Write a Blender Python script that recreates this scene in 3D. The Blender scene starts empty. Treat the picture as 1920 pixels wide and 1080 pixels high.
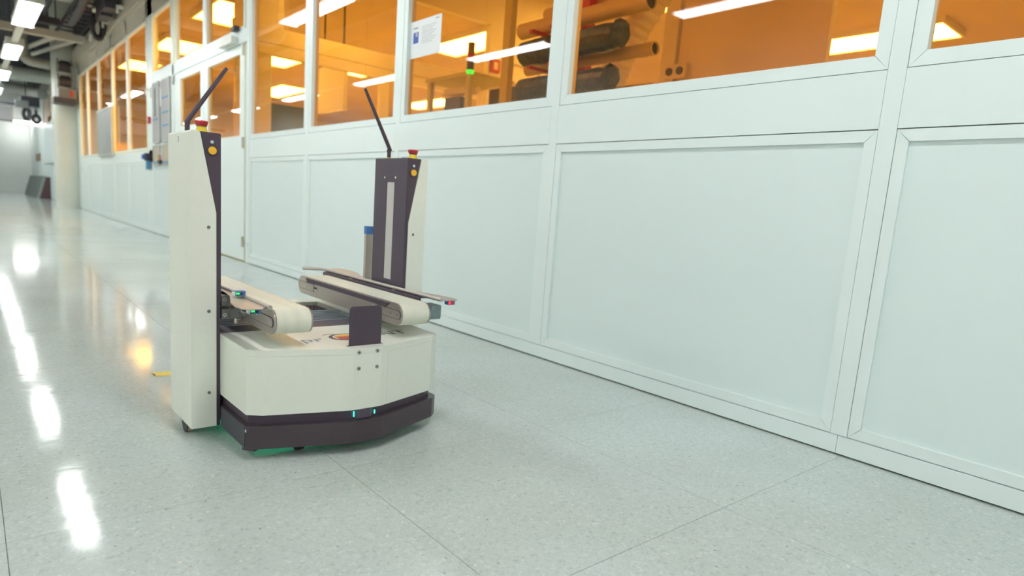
import bpy, bmesh, math, random
from mathutils import Matrix, Vector
random.seed(7)
S = bpy.context.scene
C = S.collection
PI = math.pi

# ------------------------------------------------------------------ camera, world, exposure
cam = bpy.data.cameras.new('camera')
camo = bpy.data.objects.new('camera', cam); C.objects.link(camo); S.camera = camo
cam.sensor_width = 36; cam.sensor_fit = 'HORIZONTAL'
cam.lens = 22.455
cam.shift_x = .00153; cam.shift_y = .0260
R = [[0.76418504, -0.04829905, 0.64318615],
     [-0.6409222, -0.16877675, 0.74882116],
     [0.07238752, -0.98447022, -0.15993261]]
camo.matrix_world = Matrix(((R[0][0], -R[0][1], -R[0][2], 0),
                            (R[1][0], -R[1][1], -R[1][2], 0),
                            (R[2][0], -R[2][1], -R[2][2], .66), (0, 0, 0, 1)))
cam.dof.use_dof = True; cam.dof.focus_distance = 1.6; cam.dof.aperture_fstop = 3.2
cam.clip_start = .02

w = bpy.data.worlds.new('world'); S.world = w; w.use_nodes = True
w.node_tree.nodes['Background'].inputs[0].default_value = (.8, .9, .95, 1)
w.node_tree.nodes['Background'].inputs[1].default_value = .3
S.view_settings.view_transform = 'Standard'; S.view_settings.look = 'None'
S.view_settings.exposure = 0.86; S.view_settings.gamma = 1
S.view_settings.use_curve_mapping = False

LAMP = 17.0        # radiance of the corridor's fluorescent battens
CLEAN = 10.5        # radiance of the cleanroom's ceiling lights

# ------------------------------------------------------------------ materials
def principled(name, col, rough=.5, metal=0., spec=.5, emit=None, estr=0., coat=0.):
    m = bpy.data.materials.new(name); m.use_nodes = True
    b = m.node_tree.nodes['Principled BSDF']
    b.inputs['Base Color'].default_value = (*col, 1)
    b.inputs['Roughness'].default_value = rough
    b.inputs['Metallic'].default_value = metal
    b.inputs['Specular IOR Level'].default_value = spec
    b.inputs['Coat Weight'].default_value = coat
    if emit:
        b.inputs['Emission Color'].default_value = (*emit, 1)
        b.inputs['Emission Strength'].default_value = estr
    return m

def nodes(m): return m.node_tree.nodes, m.node_tree.links, m.node_tree.nodes['Principled BSDF']

def grain(m, scale, amount, detail=4, bump=0., stretch=(1, 1, 1), dist=.002):
    """fine mottling of the base colour in world space, and optional relief"""
    N, K, b = nodes(m)
    g = N.new('ShaderNodeNewGeometry'); mp = N.new('ShaderNodeMapping')
    mp.inputs['Scale'].default_value = stretch
    K.new(g.outputs['Position'], mp.inputs[0])
    t = N.new('ShaderNodeTexNoise'); t.inputs['Scale'].default_value = scale; t.inputs['Detail'].default_value = detail
    K.new(mp.outputs[0], t.inputs['Vector'])
    col = b.inputs['Base Color'].default_value[:3]
    r = N.new('ShaderNodeValToRGB')
    r.color_ramp.elements[0].position = .3; r.color_ramp.elements[1].position = .7
    r.color_ramp.elements[0].color = (*[c*(1-amount) for c in col], 1)
    r.color_ramp.elements[1].color = (*[min(1, c*(1+amount)) for c in col], 1)
    K.new(t.outputs[0], r.inputs[0]); K.new(r.outputs[0], b.inputs['Base Color'])
    if bump:
        bp = N.new('ShaderNodeBump'); bp.inputs['Strength'].default_value = bump; bp.inputs['Distance'].default_value = dist
        K.new(t.outputs[0], bp.inputs['Height']); K.new(bp.outputs[0], b.inputs['Normal'])
    return m

def floor_mat():
    m = principled('vinyl_tile', (.56, .62, .585), .13, spec=.14)
    N, K, b = nodes(m)
    g = N.new('ShaderNodeNewGeometry')
    # chips of lighter and darker vinyl
    v = N.new('ShaderNodeTexNoise'); v.inputs['Scale'].default_value = 95; v.inputs['Detail'].default_value = 3
    v.inputs['Distortion'].default_value = 1.2
    K.new(g.outputs['Position'], v.inputs['Vector'])
    r = N.new('ShaderNodeValToRGB'); e = r.color_ramp.elements
    e[0].position = .30; e[0].color = (.44, .505, .50, 1)
    e[1].position = .70; e[1].color = (.66, .72, .705, 1)
    a = e.new(.40); a.color = (.53, .60, .59, 1)
    a = e.new(.60); a.color = (.58, .645, .635, 1)
    K.new(v.outputs[0], r.inputs[0])
    # sparse coloured flecks
    f = N.new('ShaderNodeTexVoronoi'); f.inputs['Scale'].default_value = 28; f.inputs['Randomness'].default_value = 1
    K.new(g.outputs['Position'], f.inputs['Vector'])
    lt = N.new('ShaderNodeMath'); lt.operation = 'LESS_THAN'; lt.inputs[1].default_value = .075
    K.new(f.outputs['Distance'], lt.inputs[0])
    fc = N.new('ShaderNodeValToRGB'); fc.color_ramp.interpolation = 'CONSTANT'; e = fc.color_ramp.elements
    e[0].position = 0; e[0].color = (.80, .80, .74, 1)
    e[1].position = .45; e[1].color = (.30, .36, .38, 1)
    a = e.new(.7); a.color = (.50, .44, .36, 1)
    a = e.new(.86); a.color = (.75, .78, .74, 1)
    K.new(f.outputs['Color'], fc.inputs[0])
    mx = N.new('ShaderNodeMix'); mx.data_type = 'RGBA'
    K.new(lt.outputs[0], mx.inputs['Factor']); K.new(r.outputs[0], mx.inputs[6]); K.new(fc.outputs[0], mx.inputs[7])
    # broad dirt / wear
    d = N.new('ShaderNodeTexNoise'); d.inputs['Scale'].default_value = 1.3; d.inputs['Detail'].default_value = 5
    K.new(g.outputs['Position'], d.inputs['Vector'])
    dr = N.new('ShaderNodeValToRGB'); e = dr.color_ramp.elements
    e[0].position = .35; e[0].color = (.90, .885, .84, 1); e[1].position = .65; e[1].color = (1, 1, 1, 1)
    K.new(d.outputs[0], dr.inputs[0])
    mu = N.new('ShaderNodeMix'); mu.data_type = 'RGBA'; mu.blend_type = 'MULTIPLY'; mu.inputs['Factor'].default_value = 1
    K.new(mx.outputs[2], mu.inputs[6]); K.new(dr.outputs[0], mu.inputs[7])
    K.new(mu.outputs[2], b.inputs['Base Color'])
    # polish: rougher scuffed bands and a faint waviness
    s = N.new('ShaderNodeMapping'); s.inputs['Scale'].default_value = (3, 14, 3); s.inputs['Rotation'].default_value = (0, 0, .15)
    K.new(g.outputs['Position'], s.inputs[0])
    sn = N.new('ShaderNodeTexNoise'); sn.inputs['Scale'].default_value = 2.2; sn.inputs['Detail'].default_value = 6
    K.new(s.outputs[0], sn.inputs['Vector'])
    mr = N.new('ShaderNodeMapRange'); mr.inputs['From Min'].default_value = .3; mr.inputs['From Max'].default_value = .7
    mr.inputs['To Min'].default_value = .05; mr.inputs['To Max'].default_value = .12
    K.new(sn.outputs[0], mr.inputs['Value']); K.new(mr.outputs[0], b.inputs['Roughness'])
    bp = N.new('ShaderNodeBump'); bp.inputs['Strength'].default_value = .05; bp.inputs['Distance'].default_value = .003
    K.new(sn.outputs[0], bp.inputs['Height']); K.new(bp.outputs[0], b.inputs['Normal'])
    return m

def glass_mat(name, tint, refl=1.0):
    m = bpy.data.materials.new(name); m.use_nodes = True
    N, K = m.node_tree.nodes, m.node_tree.links
    N.remove(N['Principled BSDF'])
    t = N.new('ShaderNodeBsdfTransparent'); t.inputs[0].default_value = (*tint, 1)
    gl = N.new('ShaderNodeBsdfGlossy'); gl.inputs['Roughness'].default_value = .012
    gl.inputs[0].default_value = (refl, refl, refl, 1)
    fr = N.new('ShaderNodeFresnel'); fr.inputs[0].default_value = 1.5
    mx = N.new('ShaderNodeMixShader')
    gm = N.new('ShaderNodeNewGeometry'); sb = N.new('ShaderNodeMath'); sb.operation = 'SUBTRACT'; sb.use_clamp = True
    K.new(fr.outputs[0], sb.inputs[0]); K.new(gm.outputs['Backfacing'], sb.inputs[1])   # one reflection per sheet: the front side's
    K.new(sb.outputs[0], mx.inputs[0]); K.new(t.outputs[0], mx.inputs[1]); K.new(gl.outputs[0], mx.inputs[2])
    K.new(mx.outputs[0], N['Material Output'].inputs[0])
    return m

def steel_mat(name, col, rough):
    m = principled(name, col, rough, metal=.85)
    N, K, b = nodes(m)
    g = N.new('ShaderNodeNewGeometry'); mp = N.new('ShaderNodeMapping'); mp.inputs['Scale'].default_value = (1, .05, 1)
    t = N.new('ShaderNodeTexNoise'); t.inputs['Scale'].default_value = 700
    K.new(g.outputs['Position'], mp.inputs[0]); K.new(mp.outputs[0], t.inputs['Vector'])
    mr = N.new('ShaderNodeMapRange'); mr.inputs['To Min'].default_value = rough-.06; mr.inputs['To Max'].default_value = rough+.1
    K.new(t.outputs[0], mr.inputs['Value']); K.new(mr.outputs[0], b.inputs['Roughness'])
    return m

M = {}
M['floor'] = floor_mat()
M['joint'] = principled('tile_joint', (.52, .58, .57), .5)
M['panel'] = grain(principled('wall_panel_enamel', (.73, .825, .825), .32, spec=.4), 1.5, .012)
M['frame'] = grain(principled('wall_frame_enamel', (.78, .865, .86), .36, spec=.4), 2, .012)
M['gap'] = principled('shadow_joint', (.68, .74, .72), .7)
M['plaster'] = grain(principled('painted_plaster', (.86, .89, .85), .6), 3, .02, bump=.15)
M['ceiling'] = grain(principled('dark_soffit', (.05, .047, .058), .8), 2, .2)
M['soffit'] = grain(principled('beige_bulkhead', (.50, .46, .38), .6), 3, .06)
M['column'] = grain(principled('column_paint', (.66, .68, .60), .5), 2, .04, bump=.1)
M['duct'] = grain(principled('duct_sheet', (.42, .43, .38), .45, metal=.15), 4, .08)
M['pipe'] = principled('pipe_paint', (.50, .49, .42), .45)
M['dark'] = principled('dark_equipment', (.045, .042, .055), .5)
M['tray'] = principled('cable_tray_metal', (.22, .23, .23), .45, metal=.4)
M['lamp_on'] = principled('lamp_diffuser', (.9, .9, .9), .5, emit=(.97, 1, .985), estr=LAMP)
M['lamp_far'] = principled('end_lamp_diffuser', (.9, .9, .9), .5, emit=(1, .99, .96), estr=18)
M['lamp_body'] = principled('lamp_housing', (.80, .82, .78), .4)
M['amber'] = glass_mat('amber_glass', (.985, .76, .48))
M['clean_wall'] = grain(principled('cleanroom_wall', (.76, .68, .70), .5), 1, .03)
M['clean_trim'] = principled('cleanroom_trim', (.92, .84, .72), .45)
M['clean_ceiling'] = grain(principled('cleanroom_ceiling', (.64, .48, .38), .6), .7, .1)
M['clean_floor'] = principled('cleanroom_floor', (.78, .74, .68), .4)
M['clean_dark'] = principled('cleanroom_dark', (.10, .09, .09), .4)
M['clean_light'] = principled('cleanroom_light', (.9, .9, .8), .5, emit=(1, .88, .29), estr=CLEAN)
M['clean_door'] = principled('cleanroom_door', (.92, .80, .70), .5)
M['cardboard'] = principled('cardboard_tube', (.72, .58, .38), .6)
M['tube_in'] = principled('tube_inside', (.06, .06, .07), .8)
M['film'] = grain(principled('black_film', (.04, .065, .095), .28, spec=.7), 30, .5, bump=.8, dist=.01)
M['magenta'] = principled('rack_red', (.62, .05, .12), .4)
M['yellow_m'] = principled('yellow_machine', (.62, .55, .16), .4)
M['shell'] = grain(principled('robot_white_enamel', (.80, .82, .74), .38, spec=.45), 60, .01)
M['black'] = principled('robot_black_coat', (.078, .055, .078), .40, spec=.45)
M['black2'] = principled('robot_dark_coat', (.098, .076, .108), .5, spec=.4)
M['bumper'] = principled('bumper_black', (.062, .045, .056), .32, spec=.5)
M['bumper_side'] = principled('bumper_foam', (.055, .052, .07), .55)
M['steel'] = steel_mat('brushed_steel', (.50, .455, .425), .40)
M['steel_d'] = principled('cast_bracket', (.20, .205, .20), .45, metal=.5)
M['chrome'] = principled('screw_steel', (.62, .62, .58), .25, metal=1)
M['belt'] = grain(principled('belt_cream', (.74, .74, .63), .48), 8, .05, stretch=(6, .4, 1))
M['belt_edge'] = principled('belt_edge', (.46, .42, .34), .5)
M['slat'] = principled('grille_slat_grey', (.36, .41, .46), .33, metal=.4)
M['mesh'] = principled('grille_mesh', (.035, .030, .05), .5)
M['blue'] = principled('sensor_blue', (.055, .19, .52), .4)
M['motor'] = grain(principled('motor_zinc', (.26, .33, .34), .5, metal=.3), 90, .15)
M['estop_red'] = principled('estop_red', (.58, .03, .045), .35)
M['estop_yellow'] = principled('estop_yellow', (.85, .66, .04), .4)
M['amber_lens'] = principled('amber_lens', (.62, .36, .03), .35, emit=(1, .5, .03), estr=.12)
M['white_lens'] = principled('pale_lens', (.55, .66, .70), .3)
M['insert'] = principled('pale_insert', (.66, .64, .63), .4)
M['led_green'] = principled('led_green', (.05, .5, .12), .4, emit=(.03, 1, .12), estr=1.3)
M['led_red'] = principled('led_red', (.5, .03, .05), .4, emit=(1, .02, .05), estr=1.4)
M['led_cyan'] = principled('led_cyan', (.05, .6, .45), .4, emit=(.05, 1, .62), estr=1.6)
M['glow'] = principled('underbody_light', (.1, .8, .5), .4, emit=(.02, 1, .5), estr=.55)
M['rubber'] = principled('wheel_rubber', (.05, .045, .05), .6)
M['tan'] = principled('wheel_tan', (.42, .33, .2), .5)
M['ink_dark'] = principled('print_dark', (.09, .09, .15), .5)
M['ink_grey'] = principled('print_grey', (.22, .27, .42), .5)
M['ink_red'] = principled('print_red', (.48, .06, .06), .5)
M['ink_orange'] = principled('print_orange', (.85, .33, .07), .5)
M['ink_yellow'] = principled('print_yellow', (.86, .68, .13), .5)
M['ink_green'] = principled('led_window_green', (.03, .22, .10), .3)
M['paper'] = principled('paper', (.80, .82, .84), .6)
M['ink_blue'] = principled('print_blue', (.06, .12, .45), .5)
M['tape'] = principled('tape_yellow', (.85, .62, .08), .45)
M['board'] = grain(principled('board_grey', (.36, .38, .38), .35), 4, .08)
M['sheet'] = principled('notice_sheet', (.44, .43, .45), .6)
M['sheet_tan'] = principled('notice_sheet_tan', (.48, .43, .33), .6)
M['strip_blue'] = principled('strip_blue', (.10, .28, .50), .5)
M['strip_green'] = principled('strip_green', (.08, .16, .12), .5)
M['alu'] = principled('aluminium_edge', (.55, .56, .53), .35, metal=.6)
M['lean'] = grain(principled('leaning_panel', (.075, .10, .09), .4), 3, .12)
M['lean_edge'] = principled('leaning_panel_edge', (.10, .045, .05), .5)
M['brown'] = principled('brown_plate', (.30, .19, .12), .5)
M['lean_rim'] = principled('leaning_rim', (.22, .27, .24), .4)
M['glass_green'] = principled('exit_green', (.1, .6, .3), .5, emit=(.1, 1, .5), estr=.7)

# ------------------------------------------------------------------ geometry helpers
ORG = {}
class G:
    def __init__(self): self.b = bmesh.new()
    def box(self, x0, x1, y0, y1, z0, z1, rot=None):
        vs = [self.b.verts.new((x, y, z)) for x in (x0, x1) for y in (y0, y1) for z in (z0, z1)]
        for f in ((0, 1, 3, 2), (4, 6, 7, 5), (0, 4, 5, 1), (2, 3, 7, 6), (0, 2, 6, 4), (1, 5, 7, 3)):
            self.b.faces.new([vs[i] for i in f])
        if rot:
            c = Vector(((x0+x1)/2, (y0+y1)/2, (z0+z1)/2)); mt = Matrix.Rotation(rot[1], 3, rot[0])
            for v in vs: v.co = c+mt @ (v.co-c)
        return self
    def prism(self, pts, axis, a, b):
        """polygon in the two other axes (in x,y,z order), swept along axis from a to b"""
        def mk(p, t):
            q = list(p); q.insert(axis, t); return self.b.verts.new(q)
        A = [mk(p, a) for p in pts]; B = [mk(p, b) for p in pts]; n = len(pts)
        self.b.faces.new(A[::-1]); self.b.faces.new(B)
        for i in range(n): self.b.faces.new([A[i], A[(i+1) % n], B[(i+1) % n], B[i]])
        return self
    def tube(self, pts, r, seg=12, caps=True, rs=None):
        pts = [Vector(p) for p in pts]; rings = []
        for i, p in enumerate(pts):
            d = (pts[min(i+1, len(pts)-1)]-pts[max(i-1, 0)]).normalized()
            up = Vector((0, 0, 1)) if abs(d.z) < .9 else Vector((0, 1, 0))
            u = d.cross(up).normalized(); v = d.cross(u)
            rr = rs[i] if rs else r
            rings.append([self.b.verts.new(p+rr*(math.cos(a)*u+math.sin(a)*v)) for a in [2*PI*k/seg for k in range(seg)]])
        for a, b in zip(rings, rings[1:]):
            for k in range(seg): self.b.faces.new([a[k], a[(k+1) % seg], b[(k+1) % seg], b[k]])
        if caps: self.b.faces.new(rings[0][::-1]); self.b.faces.new(rings[-1])
        return self
    def cyl(self, p0, p1, r, seg=20, r2=None):
        return self.tube([p0, p1], r, seg, rs=[r, r2 if r2 is not None else r])
    def ring(self, outer, inner, axis, a, b):
        """closed band between two outlines with the same number of points"""
        def mk(p, t):
            q = list(p); q.insert(axis, t); return self.b.verts.new(q)
        n = len(outer)
        L = [[mk(p, t) for p in pl] for pl, t in ((outer, a), (outer, b), (inner, b), (inner, a))]
        for j in range(4):
            P, Q = L[j], L[(j+1) % 4]
            for i in range(n): self.b.faces.new([P[i], P[(i+1) % n], Q[(i+1) % n], Q[i]])
        return self
    def build(self, name, mat, parent=None, bevel=0, smooth=False, seg=2):
        if bevel:
            es = [e for e in self.b.edges if len(e.link_faces) == 2 and e.calc_face_angle(0) > .5]
            bmesh.ops.bevel(self.b, geom=es, offset=bevel, segments=seg, affect='EDGES', clamp_overlap=True)
        bmesh.ops.recalc_face_normals(self.b, faces=self.b.faces)
        org = ORG.get(parent.name, Vector((0, 0, 0))) if parent else Vector((0, 0, 0))
        if org.length:
            for v in self.b.verts: v.co -= org
        me = bpy.data.meshes.new(name); self.b.to_mesh(me); self.b.free()
        me.materials.append(M[mat] if isinstance(mat, str) else mat)
        if smooth:
            for p in me.polygons: p.use_smooth = True
            me.set_sharp_from_angle(angle=.6)
        o = bpy.data.objects.new(name, me); C.objects.link(o)
        if parent: o.parent = parent
        ORG[o.name] = org
        return o

def thing(name, label, cat, loc=(0, 0, 0), rz=0, group=None):
    o = bpy.data.objects.new(name, None); C.objects.link(o)
    o.empty_display_size = .05
    o.location = loc; o.rotation_euler = (0, 0, rz)
    o['label'] = label; o['category'] = cat
    if group: o['group'] = group
    ORG[o.name] = Vector(loc)
    return o
def tag(o, label, cat, group=None):
    o['label'] = label; o['category'] = cat
    if group: o['group'] = group
    return o
def struct(o): o['kind'] = 'structure'; return o
def lab(o, s): o['label'] = s; return o
def box(name, mat, parent, *a, bevel=0): return G().box(*a).build(name, mat, parent, bevel)
def rrect(x0, x1, y0, y1, r, n=4, corners=(1, 1, 1, 1)):
    out = []
    for (cx, cy, a0, on) in ((x1-r, y1-r, 0, corners[0]), (x0+r, y1-r, PI/2, corners[1]), (x0+r, y0+r, PI, corners[2]), (x1-r, y0+r, 1.5*PI, corners[3])):
        if on:
            for k in range(n+1): a = a0+PI/2*k/n; out.append((cx+r*math.cos(a), cy+r*math.sin(a)))
        else: out.append((cx+r*(1 if math.cos(a0+PI/4) > 0 else -1), cy+r*(1 if math.sin(a0+PI/4) > 0 else -1)))
    return out
def copy_tree(o, parent=None):
    c = o.copy(); C.objects.link(c)
    if parent: c.parent = parent
    for ch in list(o.children): copy_tree(ch, c)
    return c

W = 1.991            # face of the partition wall
XL = -2.9            # left wall of the corridor
Y0, Y1 = -9.0, 31.0
ZC = 4.6

# ------------------------------------------------------------------ floor
fl = struct(G().box(XL, W+.08, Y0, Y1, -.12, -.004).build('floor', 'joint'))
TX, TY, gap = .66, .648, .0006
me0 = None
xs = [.686+TX*k for k in range(-6, 3)]; ys = [.737+TY*k for k in range(-15, 17)]
for i, x in enumerate(xs):
    for j, y in enumerate(ys):
        x1, y1 = x+TX, y+TY
        a, b_, c, d = max(x, XL), min(x1, W+.02), max(y, Y0), y1
        if b_-a < .05 or d-c < .05: continue
        full = (a == x and b_ == x1 and c == y)
        if full and me0:
            o = bpy.data.objects.new('tile', me0); C.objects.link(o); o.parent = fl; o.location = (a-me0_o[0], c-me0_o[1], 0)
        else:
            o = G().box(a+gap, b_-gap, c+gap, d-gap, -.004, 0).build('tile', 'floor', fl)
            if full: me0 = o.data; me0_o = (a, c)
g = G()
y = ys[-1]+TY
while y < Y1:
    for x in xs:
        a, b_ = max(x, XL), min(x+TX, W+.02)
        if b_-a > .05: g.box(a+gap, b_-gap, y+gap, min(y+TY, Y1)-gap, -.004, 0)
    y += TY
o = g.build('distant_tiles', 'floor', fl); o['kind'] = 'stuff'

# ------------------------------------------------------------------ room shell
struct(G().box(XL, W+.1, Y0, Y1, ZC, ZC+.1).build('ceiling', 'ceiling'))
struct(G().box(XL-.1, XL, Y0, Y1, -.1, ZC).build('wall_left', 'plaster'))
struct(G().box(XL-.1, 10, Y1, Y1+.1, -.1, ZC).build('wall_back', 'plaster'))
struct(G().box(XL-.1, W+.1, Y0-.1, Y0, -.1, ZC).build('wall_front', 'plaster'))
struct(G().box(XL, XL+.015, Y0, Y1, 0, .1).build('baseboard_left', 'frame'))

# the modular partition: slab behind, then posts, rails, panels and mouldings as its parts
DOOR0, DOOR1 = 6.20, 8.93
g = G()
g.box(W+.045, W+.075, Y0, DOOR0, 0, 1.125)
g.box(W+.045, W+.075, DOOR1, 17.3, 0, 1.125)
g.box(W+.045, W+.075, 17.3, Y1, 0, 3.3)
wr = struct(g.build('wall_right', 'gap'))
posts = [-8.7, -7.35, -6.0, -4.65, -3.3, -1.95, -.597, .753, 2.12, 3.475, 4.823]
far = [10.36, 11.80, 13.12, 14.60, 16.05]
PH = .048; GZ0, GZ1 = 1.168, 2.83

def mould(parent, y0, y1, z0, z1, wd, xf, mat='frame', top=True, name='moulding'):
    """four mitred strips around an opening (outer y0..y1, z0..z1)"""
    e = .0006
    for q in (((y0, z0), (y1, z0), (y1-wd, z0+wd), (y0+wd, z0+wd)),
              ((y0, z1), (y0+wd, z1-wd), (y1-wd, z1-wd), (y1, z1)),
              ((y0, z0), (y0+wd, z0+wd), (y0+wd, z1-wd), (y0, z1)),
              ((y1, z0), (y1, z1), (y1-wd, z1-wd), (y1-wd, z0+wd))):
        cy = sum(p[0] for p in q)/4; cz = sum(p[1] for p in q)/4
        q2 = [(p[0]+(e if p[0] < cy else -e), p[1]+(e if p[1] < cz else -e)) for p in q]
        G().prism(q2, 0, xf, W+.045).build(name, mat, parent)

def low_bay(y0, y1, detail=True):
    a, b_ = y0+PH/2+.001, y1-PH/2-.001
    p = G().box(W+.010, W+.044, a+.03, b_-.03, .09, .935).build('lower_panel', 'panel', wr)
    if detail: mould(p, a, b_, .062, .962, .034, W+.0015)
    G().box(W, W+.045, a, b_, .9645, 1.125).build('middle_rail', 'frame', wr)

WN = [0]
def window(y0, y1, z0=GZ0, z1=GZ1, wd=.041, off=PH/2+.001):
    WN[0] += 1
    a, b_ = y0+off, y1-off
    w_ = G().box(W+.026, W+.032, a+wd-.004, b_-wd+.004, z0-.004, z1+.004)
    root = struct(G().ring([(a, z0-wd), (b_, z0-wd), (b_, z1+wd), (a, z1+wd)],
                    [(a+wd-.008, z0-.008), (b_-wd+.008, z0-.008), (b_-wd+.008, z1+.008), (a+wd-.008, z1+.008)], 0, W+.033, W+(.055 if wd > .035 else .037)).build('window_%d' % WN[0], 'clean_trim'))
    w_.build('pane', 'amber', root)
    mould(root, a, b_, z0-wd, z1+wd, wd, W+.0015, name='frame_strip')
    # moulding stops at the glass, so shorten it
    for ch in root.children:
        if ch.name.startswith('frame_strip'):
            for v in ch.data.vertices:
                if v.co.x > W+.04: v.co.x = W+.0325
    return root

for y in posts: G().box(W, W+.050, y-PH/2, y+PH/2, .062, 3.1).build('post', 'frame', wr)
for y in far: G().box(W, W+.034, y-.03, y+.03, .062, 3.1).build('post', 'frame', wr)
G().box(W-.002, W+.075, DOOR0-.085, DOOR0-.0, 0, 3.1).build('post', 'frame', wr, .002)
G().box(W, W+.075, 10.0, 10.29, .062, 3.1).build('post', 'frame', wr)
G().box(W, W+.075, 17.2, 17.34, .0, 3.3).build('post', 'frame', wr)
for a, b_ in zip(posts, posts[1:]): low_bay(a, b_); window(a, b_)
low_bay(posts[-1], DOOR0-.061); window(posts[-1], DOOR0-.061)
for a, b_ in list(zip(far, far[1:]))+[(far[-1], 17.2)]:
    low_bay(a, b_, True); window(a, b_, wd=.03)
low_bay(8.93+.06, 10.36, True)
# plinth in lengths as long as the bays
segs = [(Y0, -.597), (-.597, .753), (.753, 3.475), (3.475, DOOR0-.0), (DOOR1, 11.80), (11.80, 14.6), (14.6, 17.3)]
for a, b_ in segs: G().box(W-.003, W+.045, a+.0008, b_-.0008, .006, .060).build('plinth', 'frame', wr)
for a, b_ in ((Y0, 17.34),):
    G().box(W, W+.075, a, b_, 2.88, 3.1).build('top_rail', 'soffit', wr)
struct(G().box(W-.06, W+.1, Y0, Y1, 3.1, 3.42).build('trim_1', 'soffit'))
struct(G().box(W-.02, W+.1, Y0, Y1, 3.42, ZC).build('trim_4', 'ceiling'))
# far stretch of wall beyond the column, clad in plain panels
for k, (a, b_) in enumerate(((17.36, 20.3), (20.32, 22.8), (25.9, 28.4), (28.42, 30.98))):
    G().box(W, W+.044, a, b_, .02, 3.1).build('far_panel', 'panel', wr)
G().box(W, W+.044, 22.82, 25.88, .02, 2.2).build('far_panel', 'panel', wr)
G().box(W-.004, W+.044, 22.82, 22.95, 2.2, 3.1).build('post', 'frame', wr)
G().box(W-.004, W+.044, 25.6, 25.88, 2.2, 3.1).build('post', 'frame', wr)
fw = struct(G().ring([(22.95, 2.2), (25.6, 2.2), (25.6, 3.1), (22.95, 3.1)], [(23.0, 2.25), (25.55, 2.25), (25.55, 3.05), (23.0, 3.05)], 0, W-.004, W+.044).build('window_20', 'frame'))
G().box(W+.01, W+.016, 22.99, 25.56, 2.24, 3.06).build('pane', 'amber', fw)
G().box(W+.002, W+.03, 24.3, 24.36, 2.25, 3.05).build('mullion', 'frame', fw)

# ------------------------------------------------------------------ double door with transom
dr = struct(G().box(W-.002, W+.075, DOOR0, DOOR1, 1.985, 2.10).build('door_1', 'frame'))
G().box(W-.002, W+.075, 8.86, 8.99, 0, 3.1).build('door_post', 'frame', dr)
def leaf(y0, y1, gy0, gy1, gz0, gz1):
    o = G().ring([(y0, .012), (y1, .012), (y1, 1.98), (y0, 1.98)], [(gy0, gz0), (gy1, gz0), (gy1, gz1), (gy0, gz1)], 0, W+.004, W+.05).build('door_leaf', 'frame', dr)
    G().box(W+.02, W+.026, gy0-.003, gy1+.003, gz0-.003, gz1+.003).build('pane', 'amber', o)
    return o
l1 = leaf(6.27, 7.585, 6.40, 7.44, 1.17, 1.90)
l2 = leaf(7.595, 8.85, 7.72, 8.58, 1.36, 1.90)
for l, yy in ((l1, 7.50), (l2, 7.66)):
    G().box(W-.03, W+.003, yy-.012, yy+.012, .98, 1.16).build('pull_handle', 'alu', l, .004)
for zz in (.19, 1.1, 1.92):
    G().cyl((W-.012, 6.262, zz-.05), (W-.012, 6.262, zz+.05), .012).build('hinge', 'alu', l1)
    G().cyl((W-.012, 8.86, zz-.05), (W-.012, 8.86, zz+.05), .012).build('hinge', 'alu', l2)
G().box(W-.06, W-.003, 6.45, 6.86, 2.0, 2.06).build('door_closer', 'lamp_body', dr, .006)
G().box(W-.05, W-.003, 6.40, 6.50, 2.10, 2.14).build('closer_arm', 'dark', dr)
for (a, b_) in ((6.24, 7.53), (7.55, 8.80), (8.93, 10.06)): window(a, b_, z0=2.13, z1=2.83, wd=.03, off=.03)
for y in (7.54, 8.90): G().box(W, W+.075, y-.035, y+.035, 2.10, 2.90).build('post', 'frame', wr)
# solid panel left of the door that carries the notice boards
G().box(W+.003, W+.045, 9.0, 10.0, .97, 2.10).build('side_panel', 'frame', wr)

# ------------------------------------------------------------------ column
struct(G().tube([(1.87, 17.9, 0), (1.87, 17.9, ZC)], .30, 40).build('column', 'column', smooth=True))

# ------------------------------------------------------------------ cleanroom shell
XE, YB = 10.0, 20.0
struct(G().box(W+.08, XE, Y0, YB, -.1, 0).build('floor.002', 'clean_floor'))
struct(G().box(W+.08, XE, Y0, YB, 3.0, 3.1).build('ceiling.002', 'clean_ceiling'))
struct(G().box(XE, XE+.1, Y0, YB, 0, 3.0).build('wall_east', 'clean_wall'))
struct(G().box(W+.08, XE, YB, YB+.1, 0, 3.0).build('wall_north', 'clean_wall'))
struct(G().box(W+.08, XE, Y0-.1, Y0, 0, 3.0).build('wall_south', 'clean_wall'))
# inner partition with glazed openings, parallel to the end wall
p1 = struct(G().box(2.12, 6.6, 7.0, 7.06, 2.19, 2.35).build('trim_2', 'clean_trim'))
G().box(2.12, 6.6, 6.99, 7.06, 2.07, 2.18).build('lower_header', 'clean_trim', p1)
for x, wdt in ((2.14, .36), (3.76, .12), (5.2, .1), (6.5, .1)):
    G().box(x, x+wdt, 7.0, 7.06, 0, 2.07).build('post', 'clean_trim', p1)
G().box(2.14, 2.62, 7.0, 7.06, 2.35, 3.0).build('upper_panel', 'clean_trim', p1)
G().box(2.62, 6.5, 7.0, 7.05, 0, 1.0).build('lower_panel', 'clean_trim', p1)
G().box(2.12, 2.20, 6.98, 7.0, 1.2, 1.55).build('sign_plate', 'clean_door', p1)
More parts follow.
